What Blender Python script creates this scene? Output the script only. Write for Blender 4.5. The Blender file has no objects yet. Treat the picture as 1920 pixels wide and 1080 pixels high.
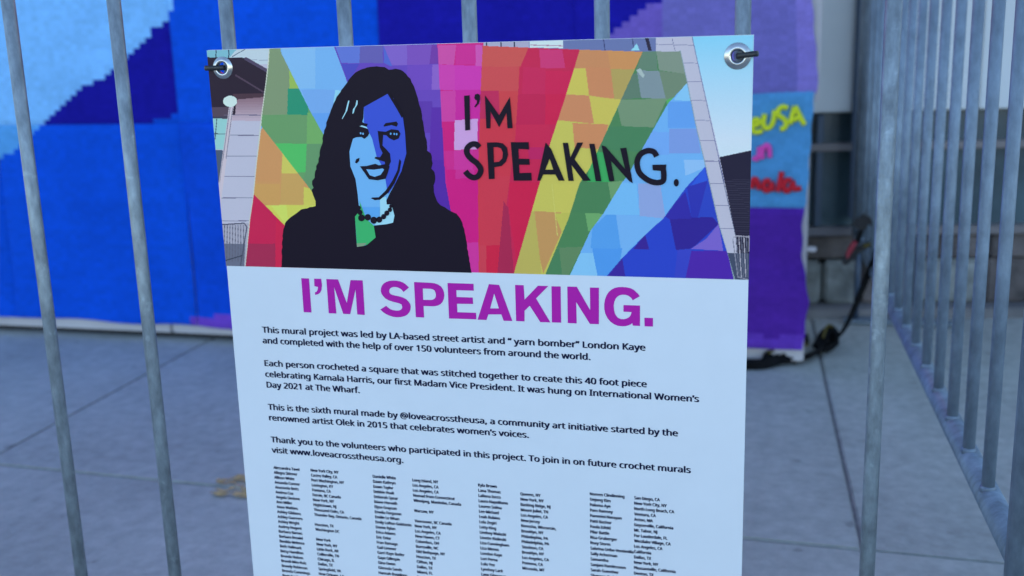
import bpy, bmesh, math, random
import numpy as np
from mathutils import Vector, Matrix
from mathutils.geometry import tessellate_polygon

random.seed(7)
rng = np.random.default_rng(7)
C = bpy.context.scene.collection
S = bpy.context.scene
rad = math.radians

# ------------------------------------------------------------------ camera, sky, sun, exposure
H = 0.763                                   # eye height above the pavement
YAW, PITCH, ROLL, F_PX = rad(15.0), rad(13.0), rad(-1.72), 2062.0
_F = np.array([-math.sin(YAW)*math.cos(PITCH), math.cos(YAW)*math.cos(PITCH), -math.sin(PITCH)])
_r0 = np.array([math.cos(YAW), math.sin(YAW), 0.0]); _u0 = np.cross(_r0, _F)
_R = _r0*math.cos(ROLL) + _u0*math.sin(ROLL)
_U = -_r0*math.sin(ROLL) + _u0*math.cos(ROLL)
cam_data = bpy.data.cameras.new('camera')
cam = bpy.data.objects.new('camera', cam_data); C.objects.link(cam)
cam.matrix_world = Matrix(((_R[0], _U[0], -_F[0], 0), (_R[1], _U[1], -_F[1], 0), (_R[2], _U[2], -_F[2], H), (0, 0, 0, 1)))
cam_data.sensor_width = 36.0
cam_data.lens = F_PX/1920*36
cam_data.clip_start = 0.02; cam_data.clip_end = 400
cam_data.dof.use_dof = True
cam_data.dof.focus_distance = 1.07
cam_data.dof.aperture_fstop = 5.0
S.camera = cam

world = bpy.data.worlds.new('World'); S.world = world; world.use_nodes = True
wn = world.node_tree.nodes; wl = world.node_tree.links
for n in list(wn): wn.remove(n)
sky = wn.new('ShaderNodeTexSky'); sky.sky_type = 'NISHITA'; sky.sun_disc = False
sky.sun_elevation = rad(38); sky.sun_rotation = 0.0
sky.air_density = 1.0; sky.dust_density = 0.4; sky.ozone_density = 2.4
bg = wn.new('ShaderNodeBackground'); bg.inputs[1].default_value = 0.15
wo = wn.new('ShaderNodeOutputWorld')
wl.new(sky.outputs[0], bg.inputs[0]); wl.new(bg.outputs[0], wo.inputs[0])
sd = bpy.data.lights.new('sun', 'SUN'); sd.energy = 2.5; sd.angle = rad(0.5); sd.color = (1, .95, .88)
sun = bpy.data.objects.new('sun', sd); C.objects.link(sun)
sun.rotation_euler = Vector((0, -math.cos(rad(38)), -math.sin(rad(38)))).to_track_quat('-Z', 'Y').to_euler()
S.view_settings.view_transform = 'Standard'; S.view_settings.look = 'None'
S.view_settings.gamma = 1.0; S.view_settings.use_curve_mapping = False
S.view_settings.exposure = 1.42

# ------------------------------------------------------------------ helpers
def ray(x, y):
    x = np.asarray(x, float); y = np.asarray(y, float)
    return _F*F_PX + _R*(x[..., None]-960) - _U*(y[..., None]-540)
def at(x, y, Y):                     # where the line of sight meets the upright plane at distance Y
    d = ray(x, y); p = d*(Y/d[..., 1:2]); p[..., 2] += H; return p
def on_ground(x, y, z=0.0):
    d = ray(x, y); p = d*((z-H)/d[..., 2:3]); p[..., 2] += H; return p
def lin(c):
    c = np.asarray(c, float)/255
    return np.where(c <= .04045, c/12.92, ((c+.055)/1.055)**2.4)
WHITE = lin((172, 203, 242))
def pc(r, g, b, k=.80):              # colour under the bluish shade light -> surface colour
    return np.clip(lin((r, g, b))/WHITE*k, 0.004, .9)

def mesh_obj(name, verts, faces, mat=None, parent=None, smooth=False):
    me = bpy.data.meshes.new(name)
    me.from_pydata([tuple(map(float, v)) for v in verts], [], [tuple(map(int, f)) for f in faces])
    if mat: me.materials.append(mat)
    if smooth: me.shade_smooth()
    o = bpy.data.objects.new(name, me); C.objects.link(o)
    if parent: o.parent = parent
    return o
def bm_obj(name, bm, mat=None, parent=None, smooth=False):
    me = bpy.data.meshes.new(name); bm.to_mesh(me); bm.free()
    if mat: me.materials.append(mat)
    if smooth: me.shade_smooth()
    o = bpy.data.objects.new(name, me); C.objects.link(o)
    if parent: o.parent = parent
    return o
def tag(o, label=None, cat=None, group=None, kind=None):
    if label: o['label'] = label
    if cat: o['category'] = cat
    if group: o['group'] = group
    if kind: o['kind'] = kind
    return o
def empty(name, loc=(0, 0, 0)):
    o = bpy.data.objects.new(name, None); o.location = loc; o.empty_display_size = .05
    C.objects.link(o); return o
def adopt(o, parent):                # child modelled in world space under an empty that is only moved
    o.parent = parent; o.location = Vector(o.location) - Vector(parent.location); return o

def tube(bm, pts, r, n=12, cap=True, ry=None, closed=False):
    pts = [Vector(p) for p in pts]; rings = []; up = None
    N = len(pts)
    for i, p in enumerate(pts):
        if closed: t = pts[(i+1) % N]-pts[(i-1) % N]
        else: t = pts[min(i+1, N-1)]-pts[max(i-1, 0)]
        t.normalize()
        if up is None:
            up = Vector((0, 0, 1)) if abs(t.z) < .9 else Vector((0, 1, 0))
        a = t.cross(up); a.normalize(); b = a.cross(t); up = b
        rr = r[i] if isinstance(r, (list, tuple)) else r
        r2 = ry if ry else rr
        rings.append([bm.verts.new(p + a*math.cos(2*math.pi*k/n)*r2 + b*math.sin(2*math.pi*k/n)*rr) for k in range(n)])
    M = N if closed else N-1
    for i in range(M):
        A = rings[i]; B = rings[(i+1) % N]
        for k in range(n): bm.faces.new((A[k], A[(k+1) % n], B[(k+1) % n], B[k]))
    if cap and not closed:
        bm.faces.new(rings[0]); bm.faces.new(rings[-1][::-1])
    bm.normal_update(); bmesh.ops.recalc_face_normals(bm, faces=bm.faces)
def box(bm, a, b, bevel=0):
    a = Vector(a); b = Vector(b)
    vs = [bm.verts.new((x, y, z)) for x in (a.x, b.x) for y in (a.y, b.y) for z in (a.z, b.z)]
    fs = [(0,1,3,2),(4,6,7,5),(0,4,5,1),(2,3,7,6),(0,2,6,4),(1,5,7,3)]
    new = [bm.faces.new([vs[i] for i in f]) for f in fs]
    if bevel:
        es = {e for f in new for e in f.edges}
        bmesh.ops.bevel(bm, geom=list(es), offset=bevel, segments=2, affect='EDGES')
def catmull(P, n=6, closed=False):
    P = [np.array(p, float) for p in P]; out = []; N = len(P)
    rg = range(N) if closed else range(N-1)
    for i in rg:
        if closed: p0, p1, p2, p3 = P[(i-1) % N], P[i], P[(i+1) % N], P[(i+2) % N]
        else: p0, p1, p2, p3 = P[max(i-1, 0)], P[i], P[i+1], P[min(i+2, N-1)]
        for k in range(n):
            t = k/n
            out.append(.5*((2*p1)+(-p0+p2)*t+(2*p0-5*p1+4*p2-p3)*t*t+(-p0+3*p1-3*p2+p3)*t**3))
    if not closed: out.append(P[-1])
    return out

# ------------------------------------------------------------------ materials
def mat(name, col=(.5, .5, .5), rough=.5, metal=0.0, spec=.5, attr=None, noise=None, bump=None, noise2=None, ramp=None, coat=0, spots=None):
    m = bpy.data.materials.new(name); m.use_nodes = True
    nt = m.node_tree; N = nt.nodes; L = nt.links
    p = N['Principled BSDF']
    p.inputs['Base Color'].default_value = (*[float(c) for c in col], 1)
    p.inputs['Roughness'].default_value = rough; p.inputs['Metallic'].default_value = metal
    p.inputs['Specular IOR Level'].default_value = spec
    if coat: p.inputs['Coat Weight'].default_value = coat; p.inputs['Coat Roughness'].default_value = .15
    tc = N.new('ShaderNodeTexCoord'); src = None
    if attr:
        a = N.new('ShaderNodeAttribute'); a.attribute_name = attr; src = a.outputs['Color']
    def mulnoise(src, scale, lo, hi, detail=6, stretch=None):
        no = N.new('ShaderNodeTexNoise'); no.inputs['Scale'].default_value = scale
        no.inputs['Detail'].default_value = detail; no.inputs['Roughness'].default_value = .6
        if stretch:
            mp = N.new('ShaderNodeMapping'); mp.inputs['Scale'].default_value = stretch
            L.new(tc.outputs['Object'], mp.inputs[0]); L.new(mp.outputs[0], no.inputs['Vector'])
        else: L.new(tc.outputs['Object'], no.inputs['Vector'])
        mr = N.new('ShaderNodeMapRange'); mr.inputs[1].default_value = .3; mr.inputs[2].default_value = .7
        mr.inputs[3].default_value = lo; mr.inputs[4].default_value = hi
        L.new(no.outputs[0], mr.inputs[0])
        mx = N.new('ShaderNodeMix'); mx.data_type = 'RGBA'; mx.blend_type = 'MULTIPLY'; mx.inputs[0].default_value = 1
        if src: L.new(src, mx.inputs[6])
        else: mx.inputs[6].default_value = (*[float(c) for c in col], 1)
        L.new(mr.outputs[0], mx.inputs[7]); return mx.outputs[2]
    for nz in (noise, noise2):
        if nz: src = mulnoise(src, *nz)
    if spots:
        sc_, k_ = spots; no = N.new('ShaderNodeTexNoise'); no.inputs['Scale'].default_value = sc_; no.inputs['Detail'].default_value = 3
        L.new(tc.outputs['Object'], no.inputs['Vector'])
        mr = N.new('ShaderNodeMapRange'); mr.inputs[1].default_value = .66; mr.inputs[2].default_value = .72
        mr.inputs[3].default_value = 1; mr.inputs[4].default_value = k_
        L.new(no.outputs[0], mr.inputs[0])
        mx = N.new('ShaderNodeMix'); mx.data_type = 'RGBA'; mx.blend_type = 'MULTIPLY'; mx.inputs[0].default_value = 1
        L.new(src, mx.inputs[6]); L.new(mr.outputs[0], mx.inputs[7]); src = mx.outputs[2]
    if src: L.new(src, p.inputs['Base Color'])
    if bump:
        scale, strength, dist = bump
        no = N.new('ShaderNodeTexNoise'); no.inputs['Scale'].default_value = scale; no.inputs['Detail'].default_value = 4
        L.new(tc.outputs['Object'], no.inputs['Vector'])
        b = N.new('ShaderNodeBump'); b.inputs['Strength'].default_value = strength; b.inputs['Distance'].default_value = dist
        L.new(no.outputs[0], b.inputs['Height']); L.new(b.outputs[0], p.inputs['Normal'])
    return m

M_sheet = mat('sign_plastic', (.80, .80, .80), .36, spec=.4, noise=(3, .97, 1.01), noise2=(30, .985, 1.01), bump=(5, .35, .012))
M_print = mat('printed_ink', attr='col', rough=.34, spec=.14, bump=(5, .35, .012))
M_black_ink = mat('black_ink', pc(24, 22, 40), .34, spec=.07)
M_text = mat('navy_black_ink', pc(16, 24, 62), .4, spec=.1)
M_purple = mat('purple_ink', pc(143, 28, 168), .36, spec=.12)
M_galv = mat('galvanised_steel', (.28, .325, .35), .44, metal=.45, noise=(110, .68, 1.22, 8, (1, 1, .4)), noise2=(22, .76, 1.14, 6, (1, 1, .5)), bump=(260, .35, .0012), spots=(80, 1.22))
M_galv2 = mat('weathered_galvanised_steel', (.215, .275, .335), .48, metal=.3, noise=(70, .72, 1.22, 6, (1, 1, .45)), noise2=(14, .78, 1.15, 5, (1, 1, .5)), bump=(180, .3, .001))
M_grom = mat('nickel_grommet', (.62, .60, .56), .22, metal=1, noise=(90, .7, 1.15))
M_tie = mat('black_nylon', (.012, .012, .014), .35)
M_yarn = mat('crochet_yarn', attr='col', rough=.95, spec=.1, noise=(320, .8, 1.15, 3), noise2=(4, .9, 1.1), bump=(500, .5, .003))
M_board = mat('white_painted_board', pc(158, 180, 214, .8), .5, noise=(6, .88, 1.05), bump=(60, .1, .002))
M_slab = mat('concrete', (.43, .435, .395), .85, spec=.25, noise=(2.4, .80, 1.14, 12), noise2=(38, .84, 1.12, 12), bump=(160, .25, .003), spots=(17, .74))
M_joint = mat('joint_grit', (.24, .24, .235), .95, noise=(40, .7, 1.2))

# ------------------------------------------------------------------ the ground
def slab_xy(i, j):                    # the saw-cut joints are not quite square to each other
    sl = -.05+.037*abs(i) if i <= 0 else -.05+.01*i
    x = .103+1.59*i; y = 1.585+1.56*j
    for _ in range(4):
        y = 1.585+1.56*j-.032*(x-.1); x = .103+1.59*i+max(min(sl, .03), -.05)*(y-1.59)
    return Vector((x, y, 0))
bm = bmesh.new(); box(bm, (-120, -120, -.3), (120, 120, -.005))
pav = bm_obj('pavement', bm, M_joint); tag(pav, kind='structure')
g = .0024
for i in range(-5, 5):
    for j in range(-4, 4):
        q4 = [slab_xy(i, j), slab_xy(i+1, j), slab_xy(i+1, j+1), slab_xy(i, j+1)]
        o3 = q4[0].copy(); q4 = [q-o3 for q in q4]
        q4 = [q+Vector((dx*g, dy*g, 0)) for q, (dx, dy) in zip(q4, ((1, 1), (-1, 1), (-1, -1), (1, -1)))]
        bm = bmesh.new()
        lo = [bm.verts.new((q.x, q.y, -.0048)) for q in q4]; hi = [bm.verts.new((q.x, q.y, 0)) for q in q4]
        bm.faces.new(hi); bm.faces.new(lo[::-1])
        for k in range(4): bm.faces.new((lo[k], lo[(k+1) % 4], hi[(k+1) % 4], hi[k]))
        top = [e for e in bm.edges if all(abs(v.co.z) < 1e-6 for v in e.verts)]
        bmesh.ops.bevel(bm, geom=top, offset=.003, segments=2, affect='EDGES')
        o = bm_obj('paving_slab', bm, M_slab, pav)
        o.location = (o3.x, o3.y, random.uniform(-.0008, .0008))
far = bmesh.new()
xa, ya, xb, yb = -8.3, -5.2, 8.5, 8.2
for (a, b, c, d) in ((-120, -120, xa, 120), (xb, -120, 120, 120), (xa, -120, xb, ya), (xa, yb, xb, 120)):
    vs = [far.verts.new(p) for p in ((a, b, -.003), (c, b, -.003), (c, d, -.003), (a, d, -.003))]
    far.faces.new(vs)
o = bm_obj('outer_pavement', far, M_slab); tag(o, kind='structure')

# faded yellow utility mark sprayed on the concrete
def ground_blob(px, z=.0042, n=5):
    P = [on_ground(a, b)[:2] for a, b in px]
    P = catmull(P, n, True)
    tri = tessellate_polygon([[Vector((p[0], p[1], 0)) for p in P]])
    return [(p[0], p[1], z) for p in P], tri
M_yel = mat('faded_yellow_paint', (.85, .56, .20), .9, noise=(60, .6, 1.1), noise2=(12, .65, 1.1))
_nt = M_yel.node_tree; _no = _nt.nodes.new('ShaderNodeTexNoise'); _no.inputs['Scale'].default_value = 42; _no.inputs['Detail'].default_value = 6
_tc = _nt.nodes.new('ShaderNodeTexCoord'); _nt.links.new(_tc.outputs['Object'], _no.inputs['Vector'])
_mr = _nt.nodes.new('ShaderNodeMapRange'); _mr.inputs[1].default_value = .40; _mr.inputs[2].default_value = .60
_mr.inputs[3].default_value = .15; _mr.inputs[4].default_value = .95
_nt.links.new(_no.outputs[0], _mr.inputs[0]); _nt.links.new(_mr.outputs[0], _nt.nodes['Principled BSDF'].inputs['Alpha'])   # worn paint, concrete shows through
V, Fc = ground_blob([(404, 906), (412, 899), (428, 901), (446, 893), (470, 895), (520, 896), (520, 916), (470, 914), (452, 916), (436, 910), (420, 912)])
yb_ = empty('pavement_mark', tuple(on_ground(450, 910)))
tag(yb_, 'faded yellow spray paint mark on the concrete left of the hanging sign', 'ground mark')
adopt(mesh_obj('paint_streak', V, Fc, M_yel), yb_)
V, Fc = ground_blob([(394, 927), (406, 919), (424, 922), (440, 914), (480, 918), (530, 920), (530, 938), (480, 936), (450, 938), (432, 930), (414, 934)])
adopt(mesh_obj('paint_streak', V, Fc, M_yel), yb_)

# ------------------------------------------------------------------ building behind
na = on_ground(1520, 590); nb = on_ground(1900, 588)
wdir = (nb-na)/np.linalg.norm(nb-na); wang = math.atan2(wdir[1], wdir[0])
bld = empty('storefront_building', (float(na[0]), float(na[1]), 0)); bld.rotation_euler.z = wang
tag(bld, 'grey storefront building with dark glass and stone base behind the mural', 'building')
M_panel = mat('grey_metal_panel', (.68, .70, .70), .5, noise=(2.0, .9, 1.06), bump=(30, .05, .002))
M_frame = mat('mullion_metal', pc(85, 97, 120, .8), .4, metal=.3)
M_glass = mat('dark_window_glass', (.05, .085, .10), .15, spec=.8, noise=(3, .5, 1.8))
M_dark = mat('dark_blue_column', pc(48, 72, 108, .8), .45, metal=.2, noise=(5, .8, 1.2))
M_stone = mat('rough_stone', (.22, .23, .22), .85, noise=(14, .45, 1.5, 8), noise2=(4, .6, 1.4), bump=(50, .5, .01))
M_stone2 = mat('brown_stone', (.12, .10, .095), .85, noise=(11, .4, 1.6, 8), noise2=(4, .6, 1.4), bump=(50, .5, .01))
M_ledge = mat('stone_ledge', (.19, .18, .18), .8, noise=(9, .8, 1.2), bump=(60, .3, .004))
def part(name, m, a, b, bev=0, parent=bld):
    bm = bmesh.new(); box(bm, a, b, bev); return bm_obj(name, bm, m, parent)
W0, W1 = -1.05, 7.0
hz = lambda d: H+d
part('core_wall', M_panel, (W0, .20, 0), (W1, 4, 5.4))
x = W0
for w in (1.45, .65, .9, .9, .9, .9, .9, .9, .9):            # cladding panels above the glazing
    x2 = min(x+w, W1)
    if x2-x < .05: break
    for z0, z1 in ((hz(-.226), 1.9), (1.9, 3.3), (3.3, 5.4)):
        part('wall_panel', M_panel, (x+.004, 0, z0+.004), (x2-.004, .06, z1-.004), .003)
    x = x2
part('window_rail', M_frame, (W0, -.012, hz(-.321)), (W1, .05, hz(-.302)), .002)
part('window_rail', M_frame, (W0, -.012, hz(-.545)), (W1, .05, hz(-.523)), .002)
xs = [W0, -.45, .010, .62, 1.2, 1.8, 2.4, 3.0, 4.0, 5.0, 6.0, W1]
for k in range(len(xs)-1):
    part('window_pane', M_glass, (xs[k]+.008, .03, hz(-.302)), (xs[k+1]-.008, .045, hz(-.226)))
    part('window_pane', M_glass, (xs[k]+.008, .03, hz(-.523)), (xs[k+1]-.008, .045, hz(-.321)))
    part('mullion', M_frame if k != 2 else M_dark, (xs[k]-.008, .0, hz(-.302)), (xs[k]+.008, .05, hz(-.228)))
    part('mullion', M_frame if k != 2 else M_dark, (xs[k]-.008, .0, hz(-.521)), (xs[k]+.008, .05, hz(-.323)))
sx = W0; k = 0
while sx < W1:
    w = random.uniform(.10, .24)
    part('stone_block', random.choice([M_stone2, M_stone2]), (sx+.004, .006+random.uniform(0, .01), hz(-.612)), (min(sx+w, W1)-.004, .1, hz(-.548)), .006)
    sx += w
sx = W0
while sx < W1:
    w = random.uniform(.07, .2)
    part('stone_block', random.choice([M_stone, M_stone2, M_stone]), (sx+.004, .006+random.uniform(0, .012), hz(-.735)), (min(sx+w, W1)-.004, .1, hz(-.618)), .008)
    sx += w
part('ledge', M_ledge, (W0, -.05, -.01), (W1, .15, hz(-.737)), .005)
part('column', M_dark, (.086, -.014, hz(-.50)), (.150, -.002, 5.0), .004)

# ------------------------------------------------------------------ crochet mural on its boards
YM = 2.488
mural = empty('crochet_mural', (-1.5, 2.5, 0))
tag(mural, 'large blue and purple crochet yarn mural stretched over white boards', 'mural')
X1 = .014; ZB = hz(-.722)
def patch(pts):
    P = at(np.array([p[0] for p in pts]), np.array([p[1] for p in pts]), YM)
    return P[:, [0, 2]]
def inside(px, pz, poly):
    r = np.zeros(px.shape, bool); n = len(poly)
    for i in range(n):
        x0, z0 = poly[i]; x1, z1 = poly[(i+1) % n]
        if z0 == z1: continue
        c = ((z0 > pz) != (z1 > pz)) & (px < (x1-x0)*(pz-z0)/(z1-z0)+x0)
        r ^= c
    return r
LIGHT = patch([(-900, -400), (333, -400), (333, -60), (330, 0), (318, 32), (288, 56), (245, 100), (200, 146), (165, 160), (110, 205), (75, 236), (30, 280), (-40, 318), (-900, 700)])
LIGHT_LOW = patch([(-900, 236), (120, 236), (75, 238), (30, 280), (-40, 318), (-900, 700)])
PURP = patch([(1262, -60), (1240, 0), (1195, 25), (1142, 62), (1100, 95), (1030, 170), (1030, 640), (1700, 900), (1700, -60)])
PBOT = patch([(372, 610), (350, 600), (385, 592), (440, 585), (700, 590), (700, 640), (372, 640)])
NAVY2X = float(at(np.array([713.]), np.array([40.]), YM)[0, 0])
SEAMX = [X1, -.502, -.971, -1.521, -2.07, -2.6, -3.12, -3.65, -4.2]
def mural_colour(cx, cz, col_i, row_i):
    n = cx.shape; out = np.zeros(n+(3,))
    out[:] = pc(0, 70, 212)
    out[cx > NAVY2X] = pc(20, 22, 158)
    out[inside(cx, cz, PURP)] = pc(90, 84, 192)
    low = (cz < hz(-.195)) & (cx > -1.521) & (cx < -.502); out[low] = pc(0, 64, 205)
    sq = (cx < -1.521) & (cz > hz(-.195)+.022*np.clip((cx+1.66)/.14, 0, 1)**2)
    out[sq] = pc(18, 20, 152)
    out[inside(cx, cz, LIGHT)] = pc(98, 168, 250)
    out[inside(cx, cz, LIGHT_LOW)] = pc(66, 140, 226)
    out[inside(cx, cz, PBOT)] = pc(84, 60, 190)
    if col_i == 0:
        m = cx > -.30
        if row_i == 0:
            out[m] = pc(62, 36, 158); out[m & (cz < hz(-.685)+.006*np.sin(cx*30))] = pc(76, 52, 182)
        elif row_i == 1: out[m] = pc(62, 132, 206)
        else:
            out[m] = pc(90, 98, 190)
            out[(cx > -.020+.006*np.sin(cz*60)) & (cz < hz(.09))] = pc(104, 108, 206)
    up = cz > 1.35                   # higher up the rays of colour fan out
    ang = np.arctan2(cx+1.9, cz+.6)
    cols = [pc(30, 60, 200), pc(90, 160, 240), pc(60, 50, 180), pc(150, 60, 190), pc(205, 40, 120), pc(205, 70, 70), pc(200, 180, 80)]
    idx = np.clip(((ang+.9)/.26).astype(int), 0, 6)
    out[up] = np.array(cols)[idx][up]
    return out
def colour_mesh(name, verts, faces_idx, nper, cols, m, parent, smooth=False):
    me = bpy.data.meshes.new(name); nf = len(faces_idx)//nper
    me.vertices.add(len(verts)); me.vertices.foreach_set('co', np.asarray(verts, np.float32).ravel())
    me.loops.add(len(faces_idx)); me.loops.foreach_set('vertex_index', np.asarray(faces_idx, np.int32))
    me.polygons.add(nf); me.polygons.foreach_set('loop_start', np.arange(0, nf*nper, nper, dtype=np.int32))
    me.update(calc_edges=True)
    a = me.attributes.new('col', 'FLOAT_COLOR', 'FACE')
    c4 = np.ones((nf, 4), np.float32); c4[:, :3] = cols; a.data.foreach_set('color', c4.ravel())
    me.materials.append(m)
    if smooth: me.shade_smooth()
    o = bpy.data.objects.new(name, me); C.objects.link(o); o.parent = parent
    return o
def crochet_square(x0, x1, z0, z1, ci, ri, bottom):
    cw, chh = (.0175, .0125) if z0 < 1.0 else (.03, .025)
    nx = max(2, round((x1-x0)/cw)); nz = max(2, round((z1-z0)/chh))
    gx = np.linspace(x0, x1, nx+1); gz = np.linspace(z0, z1, nz+1)
    GX, GZ = np.meshgrid(gx, gz)
    ph = rng.uniform(0, 6.28, 4)
    GY = YM + .0035*np.sin(GX*9+ph[0])*np.sin(GZ*7+ph[1]) - .004
    if bottom:                        # the lower hem sags between its stitches
        wgt = np.clip(1-(GZ-z0)/.16, 0, 1)**2
        GZ = GZ + wgt*(.003*np.sin(GX*6.0+1.0)+.002*np.sin(GX*23)+.003)
        GY = GY - wgt*.008*(1+np.sin(GX*17))
    if ci == 0:                       # free right edge pulls in and out
        wx = np.clip((GX-(x1-.12))/.12, 0, 1)
        kz = np.array([-.74, -.66, -.61, -.56, -.50, -.43, -.394, -.38, -.27, -.16, -.142, -.10, 0, .06, .2, .6, 6.])
        kd = np.array([-.002, .002, .009, .002, -.009, -.010, -.008, -.003, .001, .005, .012, .012, .001, -.005, .0, .002, 0.])
        GX = GX + wx**2*(np.interp(GZ-H, kz, kd)+.0015*np.sin(GZ*90))
        if ri == 1: GZ = GZ + wx*.008*np.clip((GZ-z0)/.2, 0, 1)
    # seams: edges of each square curl forward a little, with a dark valley between squares
    ed = np.minimum(np.minimum(GX-GX.min(), GX.max()-GX)/cw, np.minimum(GZ-GZ.min(), GZ.max()-GZ)/chh)
    GY = GY - .0018*np.exp(-((ed-1.4)/.9)**2) + .003*np.exp(-(ed/.5)**2)
    V = np.stack([GX, GY, GZ], -1)
    c = (V[:-1, :-1]+V[1:, :-1]+V[:-1, 1:]+V[1:, 1:])/4
    cen = c.copy(); cen[..., 1] -= .0042 + rng.uniform(0, .0012, cen.shape[:2])
    nV = V.shape[0]*V.shape[1]
    allv = np.concatenate([V.reshape(-1, 3), cen.reshape(-1, 3)])
    I, J = np.meshgrid(np.arange(nz), np.arange(nx), indexing='ij')
    a = I*(nx+1)+J; b = a+1; d = a+(nx+1); e = d+1; m = nV+I*nx+J
    tris = np.stack([np.stack([a, b, m], -1), np.stack([b, e, m], -1), np.stack([e, d, m], -1), np.stack([d, a, m], -1)], 2)
    col = mural_colour((gx[:-1]+gx[1:])[None, :].repeat(nz, 0)/2, (gz[:-1]+gz[1:])[:, None].repeat(nx, 1)/2, ci, ri)
    col = col*1.14*(rng.uniform(.93, 1.07, (nz, nx, 1)))*(rng.uniform(.97, 1.03, (nz, 1, 1)))*rng.uniform(.96, 1.04)
    col = np.repeat(col[:, :, None, :], 4, 2)
    o = colour_mesh('crochet_square', allv, tris.reshape(-1), 3, col.reshape(-1, 3), M_yarn, None)
    return adopt(o, mural)
for ci in range(len(SEAMX)-1):
    xr, xl = SEAMX[ci], SEAMX[ci+1]
    zs = [ZB, hz(-.195), hz(.33), 1.63, 2.2, 2.75, 3.3, 3.85]
    if ci == 0: zs = [ZB, hz(-.393), hz(-.143), hz(.33), 1.63, 2.2, 2.75, 3.3, 3.85]
    for ri in range(len(zs)-1):
        o = crochet_square(xl, xr, zs[ri], zs[ri+1], ci, ri, ri == 0)
        if ci == 0 and ri == 1: o['label'] = 'light blue crochet square with yellow, pink and red yarn lettering'
for xx0, xx1, zz0, zz1 in ((-4.22, -2.82, .015, 3.9), (-2.82, -1.6105, .015, 3.9), (-1.6075, -.40, .015, 3.9), (-.40, .0185, .013, hz(-.165)), (-.40, .034, hz(-.162), 3.9)):
    bm = bmesh.new(); box(bm, (xx0, 2.5, zz0), (xx1-.003, 2.535, zz1), .003)
    adopt(bm_obj('backing_board', bm, M_board), mural)
bm = bmesh.new(); box(bm, (-4.2, 2.516, -.004), (.0, 2.53, .020)); adopt(bm_obj('contact_shade_strip', bm, mat('contact_shade', (.02, .02, .025), .8)), mural)  # near-black strip standing in for the contact shadow below the boards
bm = bmesh.new(); box(bm, (.0155, 2.515, hz(-.497)), (.036, 2.53, hz(-.487)), .002); adopt(bm_obj('bracket', bm, M_board), mural)

# yarn lettering on the tag square
def yarn(strokes, r, m, Y=2.4775):
    for s in strokes:
        P = [at(1400+a/3.6, 140+b/3.6, Y) for a, b in s]
        P = catmull(P, 4) if len(s) > 2 else P
        bm = bmesh.new(); tube(bm, P, r, 8); adopt(bm_obj('yarn_letter', bm, m, None, True), mural)
def yarnmat(n, c): return mat(n, c, .95, spec=.1, noise=(260, .75, 1.2, 3), bump=(400, .6, .003))
M_y1 = yarnmat('lime_yarn', pc(172, 208, 60)); M_y2 = yarnmat('pink_yarn', pc(190, 78, 190)); M_y3 = yarnmat('red_yarn', pc(160, 40, 62))
yarn([[(30, 350), (75, 335), (80, 310), (55, 302), (36, 335), (42, 380), (75, 390), (105, 375)],
      [(122, 265), (112, 330), (130, 362), (160, 352), (180, 315), (190, 240)],
      [(277, 228), (245, 216), (214, 240), (217, 275), (250, 298), (268, 328), (255, 360), (225, 368)],
      [(292, 335), (312, 260), (326, 212)], [(326, 212), (350, 262), (390, 340)], [(308, 308), (362, 290)]], .0058, M_y1)
yarn([[(40, 560), (70, 570), (84, 530), (86, 488)], [(104, 568), (106, 520), (108, 480)], [(106, 515), (130, 476), (152, 492), (156, 560)]], .0054, M_y2)
yarn([[(35, 768), (42, 712), (60, 705), (74, 730), (86, 775)], [(160, 722), (130, 715), (114, 750), (130, 785), (158, 768), (168, 725), (172, 785)],
      [(238, 655), (225, 720), (210, 790)], [(302, 716), (272, 710), (250, 745), (265, 786), (298, 768), (310, 722), (322, 772), (368, 764)]], .006, M_y3)

# ------------------------------------------------------------------ crowd barriers
ZL, ZT = .045, hz(.19)
front = empty('crowd_barrier', (-.8, 1.0095, 0))
tag(front, 'galvanised steel crowd barrier with upright bars carrying the printed sign', 'barrier', 'steel crowd barriers fencing off the mural')
YB = 1.0095
bar_me = None
for k in range(-1, 17):
    X = (.0700-.1236*k)*YB
    if k == -1: continue
    bm = bmesh.new(); tube(bm, [(0, 0, ZL+.008), (0, 0, .5), (0, 0, ZT-.008)], .0071, 16)
    if bar_me is None:
        o = bm_obj('bar', bm, M_galv, None, True); bar_me = o.data
    else:
        bm.free(); o = bpy.data.objects.new('bar', bar_me); C.objects.link(o)
    o.location = (X, YB, 0); o.rotation_euler.z = k*1.3
    adopt(o, front)
xL, xR = -2.02, .228
bm = bmesh.new(); tube(bm, [(xL, YB, ZL), (xR, YB, ZL)], .014, 16); adopt(bm_obj('bottom_rail', bm, M_galv, None, True), front)
bm = bmesh.new()
tube(bm, [(xL, YB, .02), (xL, YB, ZT-.06), (xL+.02, YB, ZT-.016), (xL+.06, YB, ZT), (xR-.06, YB, ZT), (xR-.02, YB, ZT-.016), (xR, YB, ZT-.06), (xR, YB, .02)], .016, 16)
adopt(bm_obj('frame_tube', bm, M_galv, None, True), front)
for X in (xL, xR):
    bm = bmesh.new(); box(bm, (X-.02, YB-.26, .004), (X+.02, YB+.17, .016), .002); adopt(bm_obj('foot', bm, M_galv, None), front)

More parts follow.
